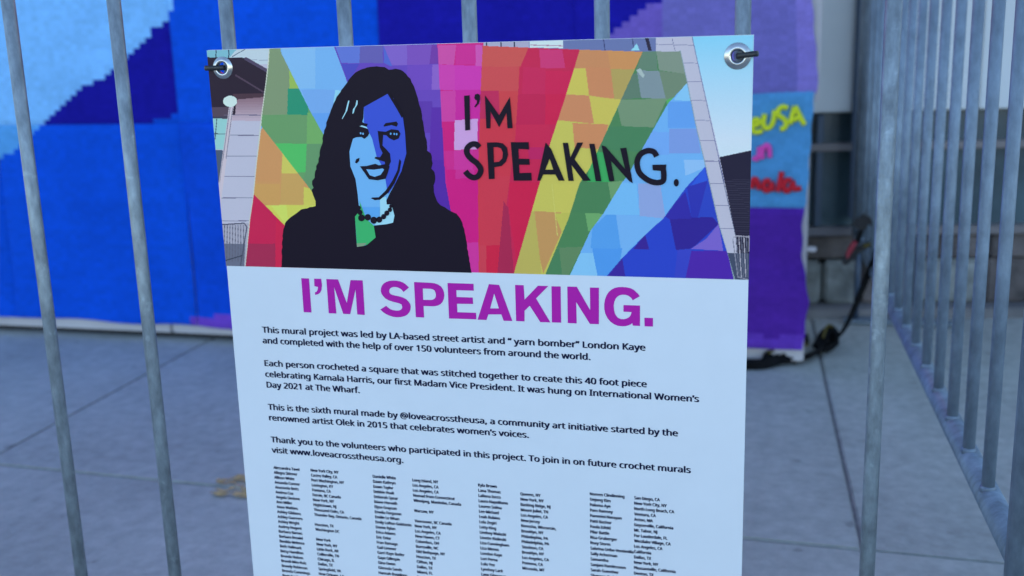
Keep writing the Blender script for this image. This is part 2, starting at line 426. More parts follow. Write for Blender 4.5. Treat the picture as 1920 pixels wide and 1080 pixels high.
side = empty('crowd_barrier', (.18, 2.0, 0))
tag(side, 'galvanised steel crowd barrier running away from the camera on the right', 'barrier', 'steel crowd barriers fencing off the mural')
ZR = hz(-.53)
def sidexy(Y): return .2215-(Y-1.14)*.0425 + (.004 if Y < 1.2 else 0)
bar2 = None; Y = 1.270; k = 0
while Y < 2.88:
    if bar2 is None:
        bm = bmesh.new(); tube(bm, [(0, 0, ZR+.006), (0, 0, .5), (0, 0, ZT-.006)], .0074, 16)
        # weld collar where the bar enters the rail
        tube(bm, [(0, 0, ZR+.004), (0, 0, ZR+.0095), (0, 0, ZR+.0115)], [.0092, .0088, .0078], 16)
        o = bm_obj('bar', bm, M_galv2, None, True); bar2 = o.data
    else:
        o = bpy.data.objects.new('bar', bar2); C.objects.link(o)
    o.location = (sidexy(Y), Y, 0); o.rotation_euler.z = k*1.7; k += 1
    adopt(o, side); Y += .1195
Y0, Y1 = 1.105, 2.92
bm = bmesh.new(); tube(bm, [(sidexy(Y0), Y0, ZR-.006), (sidexy(Y1), Y1, ZR-.006)], .0150, 20); adopt(bm_obj('bottom_rail', bm, M_galv2, None, True), side)
p = lambda Y, z: (sidexy(Y), Y, z)
bm = bmesh.new()
tube(bm, [p(Y0, .02), p(Y0, ZT-.06), p(Y0+.02, ZT-.016), p(Y0+.06, ZT), p(Y1-.06, ZT), p(Y1-.02, ZT-.016), p(Y1, ZT-.06), p(Y1, ZR)], .0185, 20)
adopt(bm_obj('frame_tube', bm, M_galv2, None, True), side)
bm = bmesh.new(); tube(bm, [p(Y1-.005, ZR), p(Y1-.005, .008)], .0075, 12); adopt(bm_obj('leg', bm, M_dark, None, True), side)
for YY in (Y0, Y1-.005):
    bm = bmesh.new(); x_ = sidexy(YY); box(bm, (x_-.03 if YY > 2 else x_-.02, YY-.02, .003), (x_+.25, YY+.02, .012), .002); adopt(bm_obj('foot', bm, M_galv2), side)

# ------------------------------------------------------------------ ratchet strap
strap = empty('ratchet_strap', tuple(on_ground(1545, 660)))
tag(strap, 'black and yellow ratchet strap with red lever trailing onto the ground', 'strap')
M_web = mat('black_webbing', (.009, .009, .010), .85, spec=.1, noise=(120, .6, 1.4)); M_webY = mat('yellow_stitching', (.12, .095, .03), .85, spec=.1)
M_red = mat('red_lever', (.26, .015, .03), .4)
YS = 2.86
top = at(1630, 508, 2.50); kn = on_ground(1556, 652)
path = [at(1650, 462, 2.50), top, at(1614, 548, 2.53), at(1593, 598, 2.57), at(1572, 632, 2.60), kn+np.array([0, 0, .016])]
def band(pts, w, th, m, name='webbing', n=5, twist=0):
    P = [Vector(q) for q in catmull(pts, n)]; bm = bmesh.new(); prev = None
    for i, q in enumerate(P):
        t = (P[min(i+1, len(P)-1)]-P[max(i-1, 0)]).normalized()
        a = t.cross(Vector((0, 1, .2))).normalized(); b = a.cross(t).normalized()
        ca, sa = math.cos(twist*i), math.sin(twist*i); a2 = a*ca+b*sa; b2 = b*ca-a*sa
        ring = [bm.verts.new(q+a2*w*sx+b2*th*sy) for sx, sy in ((-.5, -.5), (.5, -.5), (.5, .5), (-.5, .5))]
        if prev:
            for k in range(4): bm.faces.new((prev[k], prev[(k+1) % 4], ring[(k+1) % 4], ring[k]))
        else: bm.faces.new(ring)
        prev = ring
    bm.faces.new(prev[::-1]); bmesh.ops.recalc_face_normals(bm, faces=bm.faces)
    return adopt(bm_obj(name, bm, m), strap)
band(path, .014, .006, M_web, twist=.06)
G = lambda a, b, z=.010: on_ground(a, b)+np.array([0, 0, z])
band([G(1566, 646, .02), G(1552, 640, .035), G(1540, 652, .02), G(1550, 664, .012), G(1566, 655, .022), G(1554, 645, .034), G(1544, 655, .03), G(1532, 666, .018)], .026, .010, M_web, 'knot', twist=.15)
band([G(1562, 650, .050), G(1550, 650, .052), G(1542, 660, .035)], .006, .003, M_webY, 'stitching')
band([G(1540, 664, .012), G(1522, 674, .014), G(1505, 681, .016), G(1480, 684, .022), G(1455, 688, .016), G(1425, 693, .012), G(1390, 694, .012), G(1340, 692, .012)], .024, .010, M_web, twist=.12)
band([G(1512, 668, .045), G(1500, 676, .035), G(1486, 684, .028), G(1470, 686, .020), G(1452, 680, .022)], .022, .009, M_web, 'webbing', twist=.2)
band([G(1480, 682, .03), G(1462, 678, .038), G(1446, 684, .03), G(1430, 690, .02)], .018, .008, M_web, 'webbing', twist=.25)
band([G(1440, 688, .034), G(1458, 684, .040), G(1476, 682, .040)], .006, .003, M_webY, 'stitching')
band([G(1500, 676, .045), G(1515, 675, .036)], .006, .003, M_webY, 'stitching')
# ratchet body hooked on the end of the side barrier
Q = lambda a, b, Y=2.50: at(a, b, Y)
def poly_prism(px, Y, th, m, name):
    P = [at(a, b, Y) for a, b in px]; n = len(P)
    tri = tessellate_polygon([[Vector((q[0], q[2], 0)) for q in P]])
    V = [tuple(q) for q in P]+[(q[0], q[1]+th, q[2]) for q in P]
    Fc = [t for t in tri]+[tuple(i+n for i in t[::-1]) for t in tri]+[(i, (i+1) % n, (i+1) % n+n, i+n) for i in range(n)]
    return adopt(mesh_obj(name, V, Fc, m), strap)
poly_prism([(1600, 420), (1606, 410), (1614, 408), (1620, 402), (1631, 407), (1636, 416), (1635, 425), (1628, 421), (1625, 430), (1614, 432), (1604, 427)], 2.50, .02, M_tie, 'hook')
poly_prism([(1612, 428), (1622, 428), (1612, 455), (1600, 462)], 2.505, .015, M_web, 'hook_strap')
poly_prism([(1601, 452), (1608, 456), (1597, 474), (1589, 486), (1586, 479), (1592, 464)], 2.49, .018, M_red, 'lever')
poly_prism([(1578, 488), (1590, 478), (1604, 466), (1632, 455), (1634, 462), (1612, 474), (1598, 488), (1588, 497), (1580, 496)], 2.505, .02, M_tie, 'ratchet_body')
poly_prism([(1618, 460), (1632, 455), (1633, 460), (1620, 465)], 2.50, .004, M_webY, 'stitching')

# ------------------------------------------------------------------ the printed sign
sign = empty('notice_sign', (-.31, 1.0, .09))
tag(sign, 'printed plastic notice hung on the barrier, rainbow mural picture above purple heading', 'sign')
SX0, SX1, SZ0, SZ1 = -.5735, -.0440, .075, hz(-.0067)
GL = at(418, 127, 1.0); GR = at(1383, 105, 1.0); HR = .0058
def sheet():
    out = [Vector((SX0+.002, SZ1, 0)), Vector((SX1, SZ1, 0)), Vector((SX1-.002, SZ0, 0)), Vector((SX0, SZ0, 0))]
    holes = [[Vector((c[0]+HR*math.cos(a), c[2]+HR*math.sin(a), 0)) for a in [2*math.pi*k/24 for k in range(24)]] for c in (GL, GR)]
    loops = [out]+holes; allp = [q for l in loops for q in l]; n = len(allp)
    tri = tessellate_polygon(loops)
    V = [(q.x, 1.0, q.y) for q in allp]+[(q.x, 1.0016, q.y) for q in allp]
    Fc = list(tri)+[tuple(i+n for i in t[::-1]) for t in tri]
    s = 0
    for l in loops:
        m = len(l)
        Fc += [(s+i, s+(i+1) % m, s+(i+1) % m+n, s+i+n) for i in range(m)]; s += m
    bm = bmesh.new(); vs = [bm.verts.new(v) for v in V]
    for f in Fc: bm.faces.new([vs[i] for i in f])
    bmesh.ops.recalc_face_normals(bm, faces=bm.faces)
    return bm_obj('sheet', bm, M_sheet)
adopt(sheet(), sign)

# --- raster of the printed picture as a fine mesh
NX, NZ = 880, 372
e = .0002
IX0, IX1 = SX0+.0006, SX1-.0003
IZ1 = SZ1-.0003; IZ0 = hz(-.2246)
gx = np.linspace(IX0, IX1, NX+1); gz = np.linspace(IZ0, IZ1, NZ+1)
cx = ((gx[:-1]+gx[1:])/2)[None, :].repeat(NZ, 0); cz = ((gz[:-1]+gz[1:])/2)[:, None].repeat(NX, 1)
# picture coordinates of each cell (the tracing frame for the artwork)
P = np.stack([cx, np.full_like(cx, 1-e), cz-H], -1)
zz = P@_F; PX = 960+F_PX*(P@_R)/zz; PY = 540-F_PX*(P@_U)/zz
img = np.zeros(cx.shape+(3,))
def fillp(pts, c, clip=None):
    m = inside(PX, PY, pts)
    if clip is not None: m &= clip
    img[m] = pc(*c)
    return m
def linep(pts, w, c):
    for (a, b), (c2, d) in zip(pts[:-1], pts[1:]):
        L = math.hypot(c2-a, d-b)+1e-9; t = np.clip(((PX-a)*(c2-a)+(PY-b)*(d-b))/L/L, 0, 1)
        img[np.hypot(PX-(a+t*(c2-a)), PY-(b+t*(d-b))) < w/2] = pc(*c)
def K2(*p): return [(380+a/3.692, 60+b/3.692) for a, b in p]
def K3(*p): return [(900+a/3.692, 60+b/3.692) for a, b in p]
def K4(*p): return [(380+a/3.375, 300+b/3.375) for a, b in p]
def K5(*p): return [(900+a/3.375, 300+b/3.375) for a, b in p]
img[:] = pc(166, 178, 212)
# left: house corner
fillp([(380, 80), (520, 80), (506, 120), (380, 125)], (168, 196, 222))
fillp([(380, 80), (455, 80), (430, 108), (380, 112)], (110, 175, 205))
linep([(405, 80), (405, 108)], 2, (40, 60, 90)); linep([(429, 80), (429, 108)], 2, (40, 60, 90)); linep([(460, 92), (436, 106)], 1.5, (60, 90, 120))
linep([(460, 112), (503, 113)], 1, (130, 150, 180))
# siding fade under the soffit
for k in range(10):
    t = k/9; y0 = 176+k*5
    fillp([(425, y0), (500, y0), (497, y0+5.5), (425, y0+5.5)], (int(118+48*t), int(98+62*t), int(118+72*t)))
fillp(K2((20, 175), (300, 178), (445, 265), (435, 425), (235, 430), (225, 575), (20, 590)), (36, 28, 50))
fillp(K2((210, 430), (425, 425), (422, 450), (215, 470)), (66, 50, 68))
fillp(K2((60, 520), (180, 520), (180, 600), (60, 600)), (74, 66, 88))
linep(K2((230, 300), (420, 415)), 3, (70, 60, 85))
linep(K2((300, 185), (440, 265)), 6, (70, 66, 100))
for yy in (575, 715, 858, 1000): linep(K2((150, yy), (415, yy)), 1.3, (96, 100, 135))
for yy in (105, 240, 385): linep(K4((100, yy), (345, yy)), 1.3, (96, 100, 135))
fillp(K2((40, 600), (180, 600), (150, 815), (60, 812)), (132, 192, 206))
linep(K2((98, 600), (86, 740)), 1.6, (60, 80, 100)); linep(K2((60, 705), (165, 705)), 1.6, (60, 80, 100)); linep(K2((60, 590), (182, 590)), 2.5, (50, 60, 85))
fillp(K2((50, 815), (150, 820), (120, 1040), (60, 1040)), (66, 84, 116))
linep(K2((198, 520), (128, 1040)), 8.5, (178, 180, 206)); linep(K2((190, 520), (118, 1040)), 1.3, (110, 112, 140)); linep(K2((208, 530), (140, 1040)), 1.2, (100, 100, 130))
linep(K4((140, 0), (104, 260)), 7, (178, 180, 206))
img[((PX-431.5)/13)**2+((PY-190)/10.5)**2 < 1] = pc(214, 236, 226)
fillp(K4((100, 400), (300, 400), (280, 680), (100, 680)), (150, 160, 190))
fillp(K4((120, 530), (270, 530), (262, 680), (120, 680)), (92, 104, 134))
for k in range(9):
    xk = 122+k*17; linep(K4((xk, 412), (xk-6+k, 640)), 1.4, (84, 92, 118))
linep(K4((115, 410), (262, 400), (280, 425), (240, 665)), 2.2, (70, 76, 104)); linep(K4((130, 640), (250, 605)), 2, (50, 60, 84))
# right: windows, siding strip, sky and dark shed
fillp([(880, 60), (1230, 50), (1230, 110), (880, 110)], (92, 112, 172))
fillp(K3((0, 60), (340, 60), (340, 110), (0, 110)), (150, 160, 200))
for xx in (45, 145, 238): linep(K3((xx, 60), (xx, 105)), 2, (36, 44, 76))
fillp(K3((345, 55), (577, 50), (577, 112), (345, 108)), (200, 212, 232))
linep(K3((350, 90), (577, 96)), 1.5, (150, 120, 160))
for xx in (855, 1055): linep(K3((xx, 45), (xx+10, 125)), 2, (56, 68, 120))
fillp(K3((1140, 35), (1165, 35), (1190, 130), (1165, 130)), (36, 34, 62))
fillp(K3((1085, 80), (1105, 128), (1045, 128)), (130, 200, 236))
SKYP = K3((1465, 20), (1930, 0), (1930, 1100), (1700, 1040), (1660, 865))
m = inside(PX, PY, SKYP)
t = np.clip((PY-70)/225, 0, 1)[..., None]
skyc = lin((118, 196, 244))*(1-t)+lin((190, 212, 240))*t
img[m] = np.clip(skyc/WHITE*.8, 0, .9)[m]
for yy in (88, 213, 342, 472, 610, 750, 895): linep(K3((1200+yy*.2, yy-2), (1456+yy*.222, yy+3)), 1.2, (118, 122, 168))
for yy in (5, 148, 285, 432): linep(K5((1420, yy), (1506+yy*.235, yy+3)), 1.2, (112, 118, 160))
linep(K3((1330, 45), (1350, 128)), 1.1, (96, 100, 150))
linep(K3((1467, 28), (1690, 1040)), 1.4, (96, 104, 160)); linep(K5((1510, 0), (1618, 480)), 1.4, (80, 88, 130))
dark = K3((1658, 866), (1930, 808))+[(1425, 520), (1385, 520), (1379, 440)]
md = fillp(dark, (30, 30, 58))
lou = md & (PY > 336) & ((PY-.03*PX) % 4.2 < 1.8); img[lou] = pc(46, 48, 74)
fillp(K5((1560, 590), (1730, 590), (1730, 780), (1600, 780)), (58, 72, 104))
for k in range(6): linep(K5((1622+k*16, 480), (1640+k*14, 740)), 1.8, (150, 158, 186) if k % 2 else (86, 96, 124))
linep(K5((1605, 490), (1625, 480), (1720, 488)), 2, (140, 148, 176)); linep(K5((1600, 500), (1632, 740), (1700, 758)), 2, (120, 130, 160))
# the mural in the picture
OUT = [(506, 84), (504, 120), (500.5, 149), (492, 212), (488, 255), (481.6, 306), (476, 364), (469, 412), (460, 503),
       (900, 520), (1377, 530), (1366.7, 484), (1347, 420), (1322.5, 312), (1303.6, 233), (1287.5, 153), (1275, 96), (1204.7, 97), (1087, 93), (907, 86), (905, 60), (506, 60)]
mo = inside(PX, PY, OUT)
linep([(506, 92), (500.5, 149), (492, 212), (481.6, 306), (476, 364), (469, 412), (461, 500)], 3.4, (176, 196, 196))
linep([(1275, 96), (1287.5, 153), (1303.6, 233), (1322.5, 312), (1347, 420), (1377, 524)], 3, (120, 150, 170))
rA = [(507, 60), (520, 60), (527.6, 100), (580.4, 206), (640, 312), (640, 440), (589, 364), (492, 239), (450, 180)]
rB = [(492, 239), (589, 364), (640, 430), (640, 520), (600, 520), (532.6, 421.5), (476, 364), (460, 300)]
rC = [(476, 364), (532.6, 421.5), (600, 500), (600, 540), (440, 540), (440, 364)]
rD = [(515, 60), (527.6, 100), (580.4, 206), (640, 312), (720, 312), (651, 154), (626.5, 88), (618, 60)]
rE = [(618, 60), (626.5, 88), (651, 154), (720, 312), (720, 520), (870, 520), (846, 400), (835, 340), (820, 84), (818, 60)]
rF = [(818, 60), (820, 84), (835, 340), (846, 400), (870, 520), (898, 540), (896, 335), (901, 176), (906, 60)]
rG = [(906, 60), (901, 176), (896, 335), (898, 540), (930, 540), (934, 504), (956, 335), (966, 260), (974.5, 128), (992, 87), (995, 60)]
rG2 = [(995, 60), (992, 87), (974.5, 128), (966, 260), (956, 335), (934, 504), (930, 540), (958, 540), (963.7, 512), (1012.6, 341), (1030, 274), (1062, 176), (1087, 94), (1090, 60)]
rH = [(1090, 60), (1087, 94), (1062, 176), (1030, 274), (1012.6, 341), (963.7, 512), (958, 540), (1015, 540), (1023, 513), (1066, 409.6), (1086.7, 344), (1106, 314.6), (1154.6, 209), (1204.7, 98), (1215, 60)]
rI = [(1215, 60), (1204.7, 98), (1154.6, 209), (1106, 314.6), (1086.7, 344), (1066, 409.6), (1023, 513), (1015, 540), (1062, 540), (1069, 515), (1107, 433), (1131, 400.7), (1166.7, 341.5), (1176, 331), (1208.8, 271), (1252, 195), (1288.7, 155), (1320, 100), (1320, 60)]
rK = [(1130, 540), (1137, 518), (1166.7, 483.7), (1211, 439), (1243.7, 409.6), (1285, 353), (1322, 313), (1400, 313), (1400, 540)]
img[mo] = pc(98, 166, 240)
def R(poly, c): m = mo & inside(PX, PY, poly); img[m] = pc(*c); return m
mD = R(rD, (108, 172, 240)); mA = R(rA, (88, 150, 104)); mB = R(rB, (186, 142, 98)); mC = R(rC, (176, 32, 84)); mE = R(rE, (88, 66, 188))
mF = R(rF, (206, 32, 136)); mG = R(rG, (198, 54, 78)); mG2 = R(rG2, (176, 34, 84)); mH = R(rH, (176, 182, 94)); mI = R(rI, (66, 124, 88))
mK = R(rK, (36, 64, 200)); mJ = mo & ~(mA | mB | mC | mD | mE | mF | mG | mG2 | mH | mI | mK)
def q(mask, pts, c): fillp(pts, c, mask)
# individual crocheted squares seen inside each ray
q(mA, K2((420, 90), (600, 90), (605, 390), (590, 570), (400, 575)), (112, 142, 118))
q(mA, K2((600, 90), (800, 90), (800, 390), (600, 390)), (134, 176, 92)); q(mA, K2((590, 390), (720, 390), (735, 575), (585, 570)), (36, 136, 116))
q(mA, K2((400, 575), (725, 575), (720, 770), (400, 770)), (92, 146, 106)); q(mA, K2((725, 560), (900, 560), (900, 775), (720, 775)), (100, 162, 104))
q(mA, K2((500, 770), (722, 775), (712, 970), (500, 970)), (72, 178, 104)); q(mA, K2((720, 775), (900, 775), (900, 1200), (640, 1200), (712, 970)), (88, 142, 108))
q(mB, K2((350, 640), (555, 640), (545, 975), (530, 1034), (350, 1034)), (188, 140, 98)); q(mB, K2((555, 800), (620, 850), (680, 980), (545, 978)), (186, 188, 98))
q(mB, K4((500, 85), (640, 85), (640, 285), (490, 285)), (178, 152, 96)); q(mB, K4((330, 150), (490, 150), (488, 285), (380, 285), (300, 230)), (190, 148, 94))
q(mB, K4((640, 170), (760, 200), (760, 330), (638, 320)), (186, 190, 94)); q(mB, K4((395, 285), (720, 285), (600, 450), (500, 430)), (188, 196, 94))
q(mB, K4((430, 285), (530, 285), (545, 400), (520, 400)), (204, 206, 104))
q(mC, K4((465, 360), (540, 400), (540, 700), (455, 700)), (206, 32, 80)); q(mC, K4((280, 530), (460, 530), (460, 700), (270, 700)), (146, 40, 84))
q(mD, K2((540, 90), (780, 90), (780, 390), (600, 390)), (116, 176, 238)); q(mD, K2((780, 90), (930, 90), (1010, 400), (780, 400)), (104, 168, 238))
q(mD, K2((680, 398), (915, 398), (900, 560), (750, 560)), (104, 160, 234)); q(mD, K2((750, 560), (1000, 560), (1000, 760), (800, 760)), (88, 152, 236)); q(mD, K2((918, 405), (990, 405), (960, 480), (900, 520)), (126, 196, 238))
q(mE, K2((915, 90), (1090, 90), (1085, 215), (960, 215)), (84, 112, 212)); q(mE, K2((1090, 90), (1245, 90), (1250, 215), (1085, 215)), (88, 90, 178))
q(mE, K2((1250, 90), (1310, 200), (1310, 240), (1255, 215)), (72, 96, 206)); q(mE, K2((1250, 90), (1415, 90), (1415, 230), (1310, 230)), (112, 92, 200)); q(mE, K2((1415, 90), (1585, 90), (1570, 230), (1415, 230)), (108, 76, 188))
q(mE, K2((1585, 90), (1640, 90), (1640, 220), (1570, 220)), (100, 56, 168)); q(mE, K2((960, 220), (1085, 220), (1010, 350)), (66, 70, 190)); q(mE, K2((1415, 232), (1590, 225), (1590, 400), (1415, 400)), (98, 68, 190))
q(mE, K2((1590, 225), (1645, 225), (1650, 400), (1585, 405)), (122, 92, 200)); q(mE, K2((1415, 400), (1650, 400), (1650, 520), (1415, 520)), (92, 66, 186)); q(mE, K2((1480, 480), (1590, 480), (1600, 700), (1480, 700)), (82, 52, 172))
q(mE, K2((1585, 520), (1700, 520), (1700, 1034), (1560, 1034)), (80, 42, 170)); q(mE, K4((1400, 0), (1600, 0), (1600, 400), (1400, 400)), (72, 38, 166))
q(mF, K2((1625, 90), (1755, 90), (1740, 225), (1630, 225)), (204, 74, 168)); q(mF, K2((1755, 90), (1890, 90), (1890, 225), (1750, 225)), (212, 42, 150)); q(mF, K2((1890, 90), (1960, 90), (1960, 240), (1890, 240)), (214, 80, 180))
q(mF, K2((1635, 225), (1930, 235), (1930, 400), (1640, 400)), (196, 52, 178)); q(mF, K2((1640, 225), (1745, 230), (1745, 405), (1640, 400)), (206, 60, 176)); q(mF, K2((1645, 408), (1750, 408), (1750, 620), (1655, 620)), (198, 60, 164)); q(mF, K2((1750, 400), (1930, 400), (1920, 605), (1750, 615)), (178, 36, 160))
q(mF, K2((1655, 622), (1745, 620), (1740, 820), (1665, 820)), (206, 26, 128)); q(mF, K2((1745, 612), (1905, 600), (1900, 812), (1740, 816)), (192, 150, 220)); q(mF, K2((1670, 820), (1930, 820), (1930, 1000), (1690, 1000)), (204, 40, 144))
q(mF, K2((1740, 820), (1870, 816), (1870, 1034), (1740, 1034)), (196, 50, 158)); q(mF, K4((1540, 60), (1760, 60), (1760, 520), (1580, 520)), (206, 24, 132)); q(mF, K4((1600, 60), (1720, 60), (1720, 110), (1600, 120)), (206, 44, 148)); q(mF, K4((1640, 525), (1760, 520), (1760, 730), (1690, 730)), (184, 50, 158))
q(mG, K3((20, 90), (340, 90), (330, 240), (0, 240)), (206, 80, 84)); q(mG, K3((0, 240), (270, 240), (265, 420), (0, 420)), (206, 72, 84)); q(mG, K3((0, 410), (130, 405), (135, 600), (0, 600)), (170, 38, 92)); q(mG, K3((135, 410), (270, 410), (255, 640), (140, 640)), (206, 62, 76))
q(mG, K3((0, 600), (255, 640), (250, 1034), (0, 1034)), (204, 52, 76)); q(mG, K5((0, 100), (190, 100), (150, 540), (0, 540)), (198, 54, 80)); q(mG, K5((0, 540), (130, 540), (110, 730), (0, 730)), (210, 32, 72)); q(mG, K5((150, 260), (175, 300), (215, 720), (110, 720)), (150, 36, 82)); q(mG, K5((-30, 540), (40, 540), (40, 730), (-30, 730)), (206, 60, 84))
q(mG2, K3((410, 120), (570, 125), (590, 250), (420, 250)), (196, 52, 120)); q(mG2, K3((455, 270), (680, 270), (620, 430), (450, 430)), (204, 30, 86)); q(mG2, K3((300, 240), (455, 250), (450, 430), (290, 430)), (178, 36, 92)); q(mG2, K3((455, 430), (620, 430), (520, 640), (450, 640)), (200, 28, 80)); q(mG2, K3((240, 640), (480, 640), (480, 800), (240, 800)), (178, 36, 84)); q(mG2, K3((240, 430), (455, 430), (450, 640), (240, 640)), (172, 30, 84))
q(mG2, K5((185, 140), (400, 140), (300, 420), (230, 640), (180, 300)), (206, 28, 78)); q(mG2, K5((150, 270), (180, 300), (215, 720), (108, 720)), (150, 36, 82)); q(mG2, K3((330, 800), (480, 800), (440, 880), (340, 880)), (168, 32, 100))
q(mH, K3((690, 120), (1140, 120), (1140, 260), (640, 250)), (178, 130, 96)); q(mH, K3((730, 240), (905, 250), (930, 465), (755, 440)), (180, 128, 96)); q(mH, K3((560, 430), (755, 440), (790, 635), (540, 610)), (180, 128, 98)); q(mH, K3((640, 630), (890, 640), (840, 810), (655, 800)), (182, 130, 96))
q(mH, K3((905, 255), (1080, 260), (940, 550), (930, 465)), (158, 150, 94)); q(mH, K3((755, 445), (1000, 470), (880, 640), (795, 635)), (180, 180, 92)); q(mH, K3((640, 250), (730, 250), (752, 435), (600, 430)), (184, 182, 92)); q(mH, K3((880, 120), (1140, 120), (1100, 258), (905, 255)), (186, 136, 92))
q(mH, K5((465, 150), (630, 150), (560, 370), (520, 380), (480, 330)), (178, 184, 94)); q(mH, K5((345, 325), (515, 330), (520, 450), (400, 720), (350, 500)), (172, 140, 94)); q(mH, K5((300, 320), (345, 325), (390, 720), (210, 720)), (166, 166, 94)); q(mH, K5((470, 340), (600, 330), (520, 460)), (170, 178, 90)); linep(K5((455, 150), (490, 480)), 1.4, (190, 190, 110))
q(mI, K3((1130, 130), (1220, 130), (1230, 265), (1080, 265)), (86, 124, 114)); q(mI, K3((1220, 130), (1400, 130), (1420, 290), (1240, 265)), (112, 138, 134)); q(mI, K3((1085, 265), (1240, 270), (1290, 465), (1115, 455)), (112, 138, 158)); q(mI, K3((1240, 270), (1440, 290), (1440, 420), (1295, 500)), (98, 128, 116))
q(mI, K3((1000, 300), (1085, 285), (1115, 455), (960, 470)), (82, 118, 110)); q(mI, K3((940, 470), (1295, 460), (1200, 665), (980, 650)), (102, 138, 118)); q(mI, K3((830, 650), (1210, 660), (1120, 830), (830, 810)), (62, 122, 92)); q(mI, K3((770, 830), (880, 830), (900, 1040), (740, 1040)), (52, 158, 96)); q(mI, K3((1290, 470), (1345, 450), (1300, 520)), (78, 164, 100))
q(mI, K5((640, 140), (820, 140), (835, 240), (770, 340), (560, 330)), (64, 122, 88)); q(mI, K5((665, 335), (780, 340), (700, 450), (685, 450)), (96, 158, 108)); q(mI, K5((810, 140), (920, 130), (830, 260)), (96, 148, 110)); q(mI, K5((490, 555), (650, 550), (560, 730), (520, 730)), (84, 128, 98)); q(mI, K5((500, 550), (520, 730), (400, 730)), (64, 122, 92)); q(mI, K3((1080, 265), (1130, 320), (1140, 300), (1110, 250)), (150, 178, 190))
q(mJ, K3((1430, 345), (1480, 480), (1340, 470)), (118, 186, 242)); q(mJ, K3((1300, 480), (1490, 480), (1490, 665), (1300, 665)), (86, 150, 236)); q(mJ, K3((1310, 670), (1500, 670), (1530, 840), (1310, 840)), (108, 146, 224)); q(mJ, K3((1150, 690), (1310, 690), (1310, 850), (1120, 850)), (100, 158, 240))
q(mJ, K5((1000, 150), (1140, 150), (1175, 370), (1010, 355)), (126, 156, 222)); q(mJ, K5((860, 140), (990, 150), (1010, 350), (780, 345)), (104, 176, 242)); q(mJ, K5((800, 345), (860, 345), (890, 560), (700, 560), (710, 430)), (76, 150, 234)); q(mJ, K5((860, 345), (1020, 355), (1160, 370), (900, 600)), (104, 168, 240)); q(mJ, K5((710, 560), (900, 560), (870, 735), (745, 740)), (70, 144, 234)); q(mJ, K5((600, 590), (715, 590), (745, 740), (560, 740)), (116, 184, 242)); q(mJ, K5((1290, 0), (1430, 0), (1420, 50), (1300, 100)), (126, 180, 242))
q(mK, K5((1420, 45), (1440, 130), (1330, 170)), (40, 84, 218)); q(mK, K5((1310, 170), (1440, 130), (1480, 370), (1340, 370)), (40, 50, 178)); q(mK, K5((1440, 130), (1530, 400), (1370, 400)), (40, 66, 194)); q(mK, K5((1200, 370), (1470, 360), (1510, 405), (1340, 560), (1240, 570)), (42, 34, 150)); q(mK, K5((1160, 350), (1300, 200), (1340, 370), (1200, 375)), (44, 42, 168)); q(mK, K5((1045, 470), (1070, 565), (970, 565)), (48, 34, 150)); q(mK, K5((1310, 575), (1560, 575), (1620, 760), (1295, 750)), (66, 36, 170)); q(mK, K5((900, 620), (920, 745), (800, 745)), (50, 38, 158)); q(mK, K5((1250, 570), (1340, 565), (1300, 750), (1230, 750)), (48, 64, 196))
q(mo, K5((1510, 405), (1540, 575), (1335, 562), (1430, 500)), (106, 94, 204))
# knitted texture of the printed mural and soft printed speckle
row = np.floor(PY/2.3).astype(int)
img *= (1+rng.uniform(-.018, .018, img.shape[:2])[..., None])
# window glints and soffit glow baked into the printed photograph itself
fillp(K2((195, 270), (210, 270), (205, 300), (190, 300)), (44, 38, 62))
a_, b_ = np.meshgrid(np.arange(NZ), np.arange(NX), indexing='ij')
v0 = a_*(NX+1)+b_; quads = np.stack([v0, v0+1, v0+NX+2, v0+NX+1], -1)
keep = (np.hypot(cx-GL[0], cz-GL[2]) > HR+.001) & (np.hypot(cx-GR[0], cz-GR[2]) > HR+.001)
GXv, GZv = np.meshgrid(gx, gz)
verts = np.stack([GXv, np.full_like(GXv, 1-e), GZv], -1).reshape(-1, 3)
o = colour_mesh('printed_picture', verts, quads[keep].reshape(-1), 4, img[keep], M_print, None); adopt(o, sign)
o['label'] = 'photograph print of a woman portrait mural on rainbow rays'

# --- vector overprint: flat shapes a hair above the sheet
def flat(name, loops, m, lay, parent=sign):
    Y = 1-e*(1+lay)
    L3 = [[Vector((*(at(a, b, Y)[[0, 2]]), 0)) for a, b in l] for l in loops]
    tri = tessellate_polygon(L3); pts = [q_ for l in L3 for q_ in l]
    bm = bmesh.new(); vs = [bm.verts.new((q_.x, Y, q_.y)) for q_ in pts]
    for t_ in tri:
        try: bm.faces.new([vs[i] for i in t_])
        except ValueError: pass
    bm.normal_update()
    for f in bm.faces:
        if f.normal.y > 0: f.normal_flip()
    return adopt(bm_obj(name, bm, m), parent)
def stroke(pts, w, n=5):               # constant-width pen stroke as an outline
    Pp = catmull(pts, n); L_, R_ = [], []
    for i, p_ in enumerate(Pp):
        t_ = Pp[min(i+1, len(Pp)-1)]-Pp[max(i-1, 0)]; t_ = t_/(np.linalg.norm(t_)+1e-9); nn = np.array([-t_[1], t_[0]])
        L_.append(tuple(p_+nn*w/2)); R_.append(tuple(p_-nn*w/2))
    return L_+R_[::-1]
def circ(x, y, rx, ry, n=16): return [(x+rx*math.cos(2*math.pi*k/n), y+ry*math.sin(2*math.pi*k/n)) for k in range(n)]

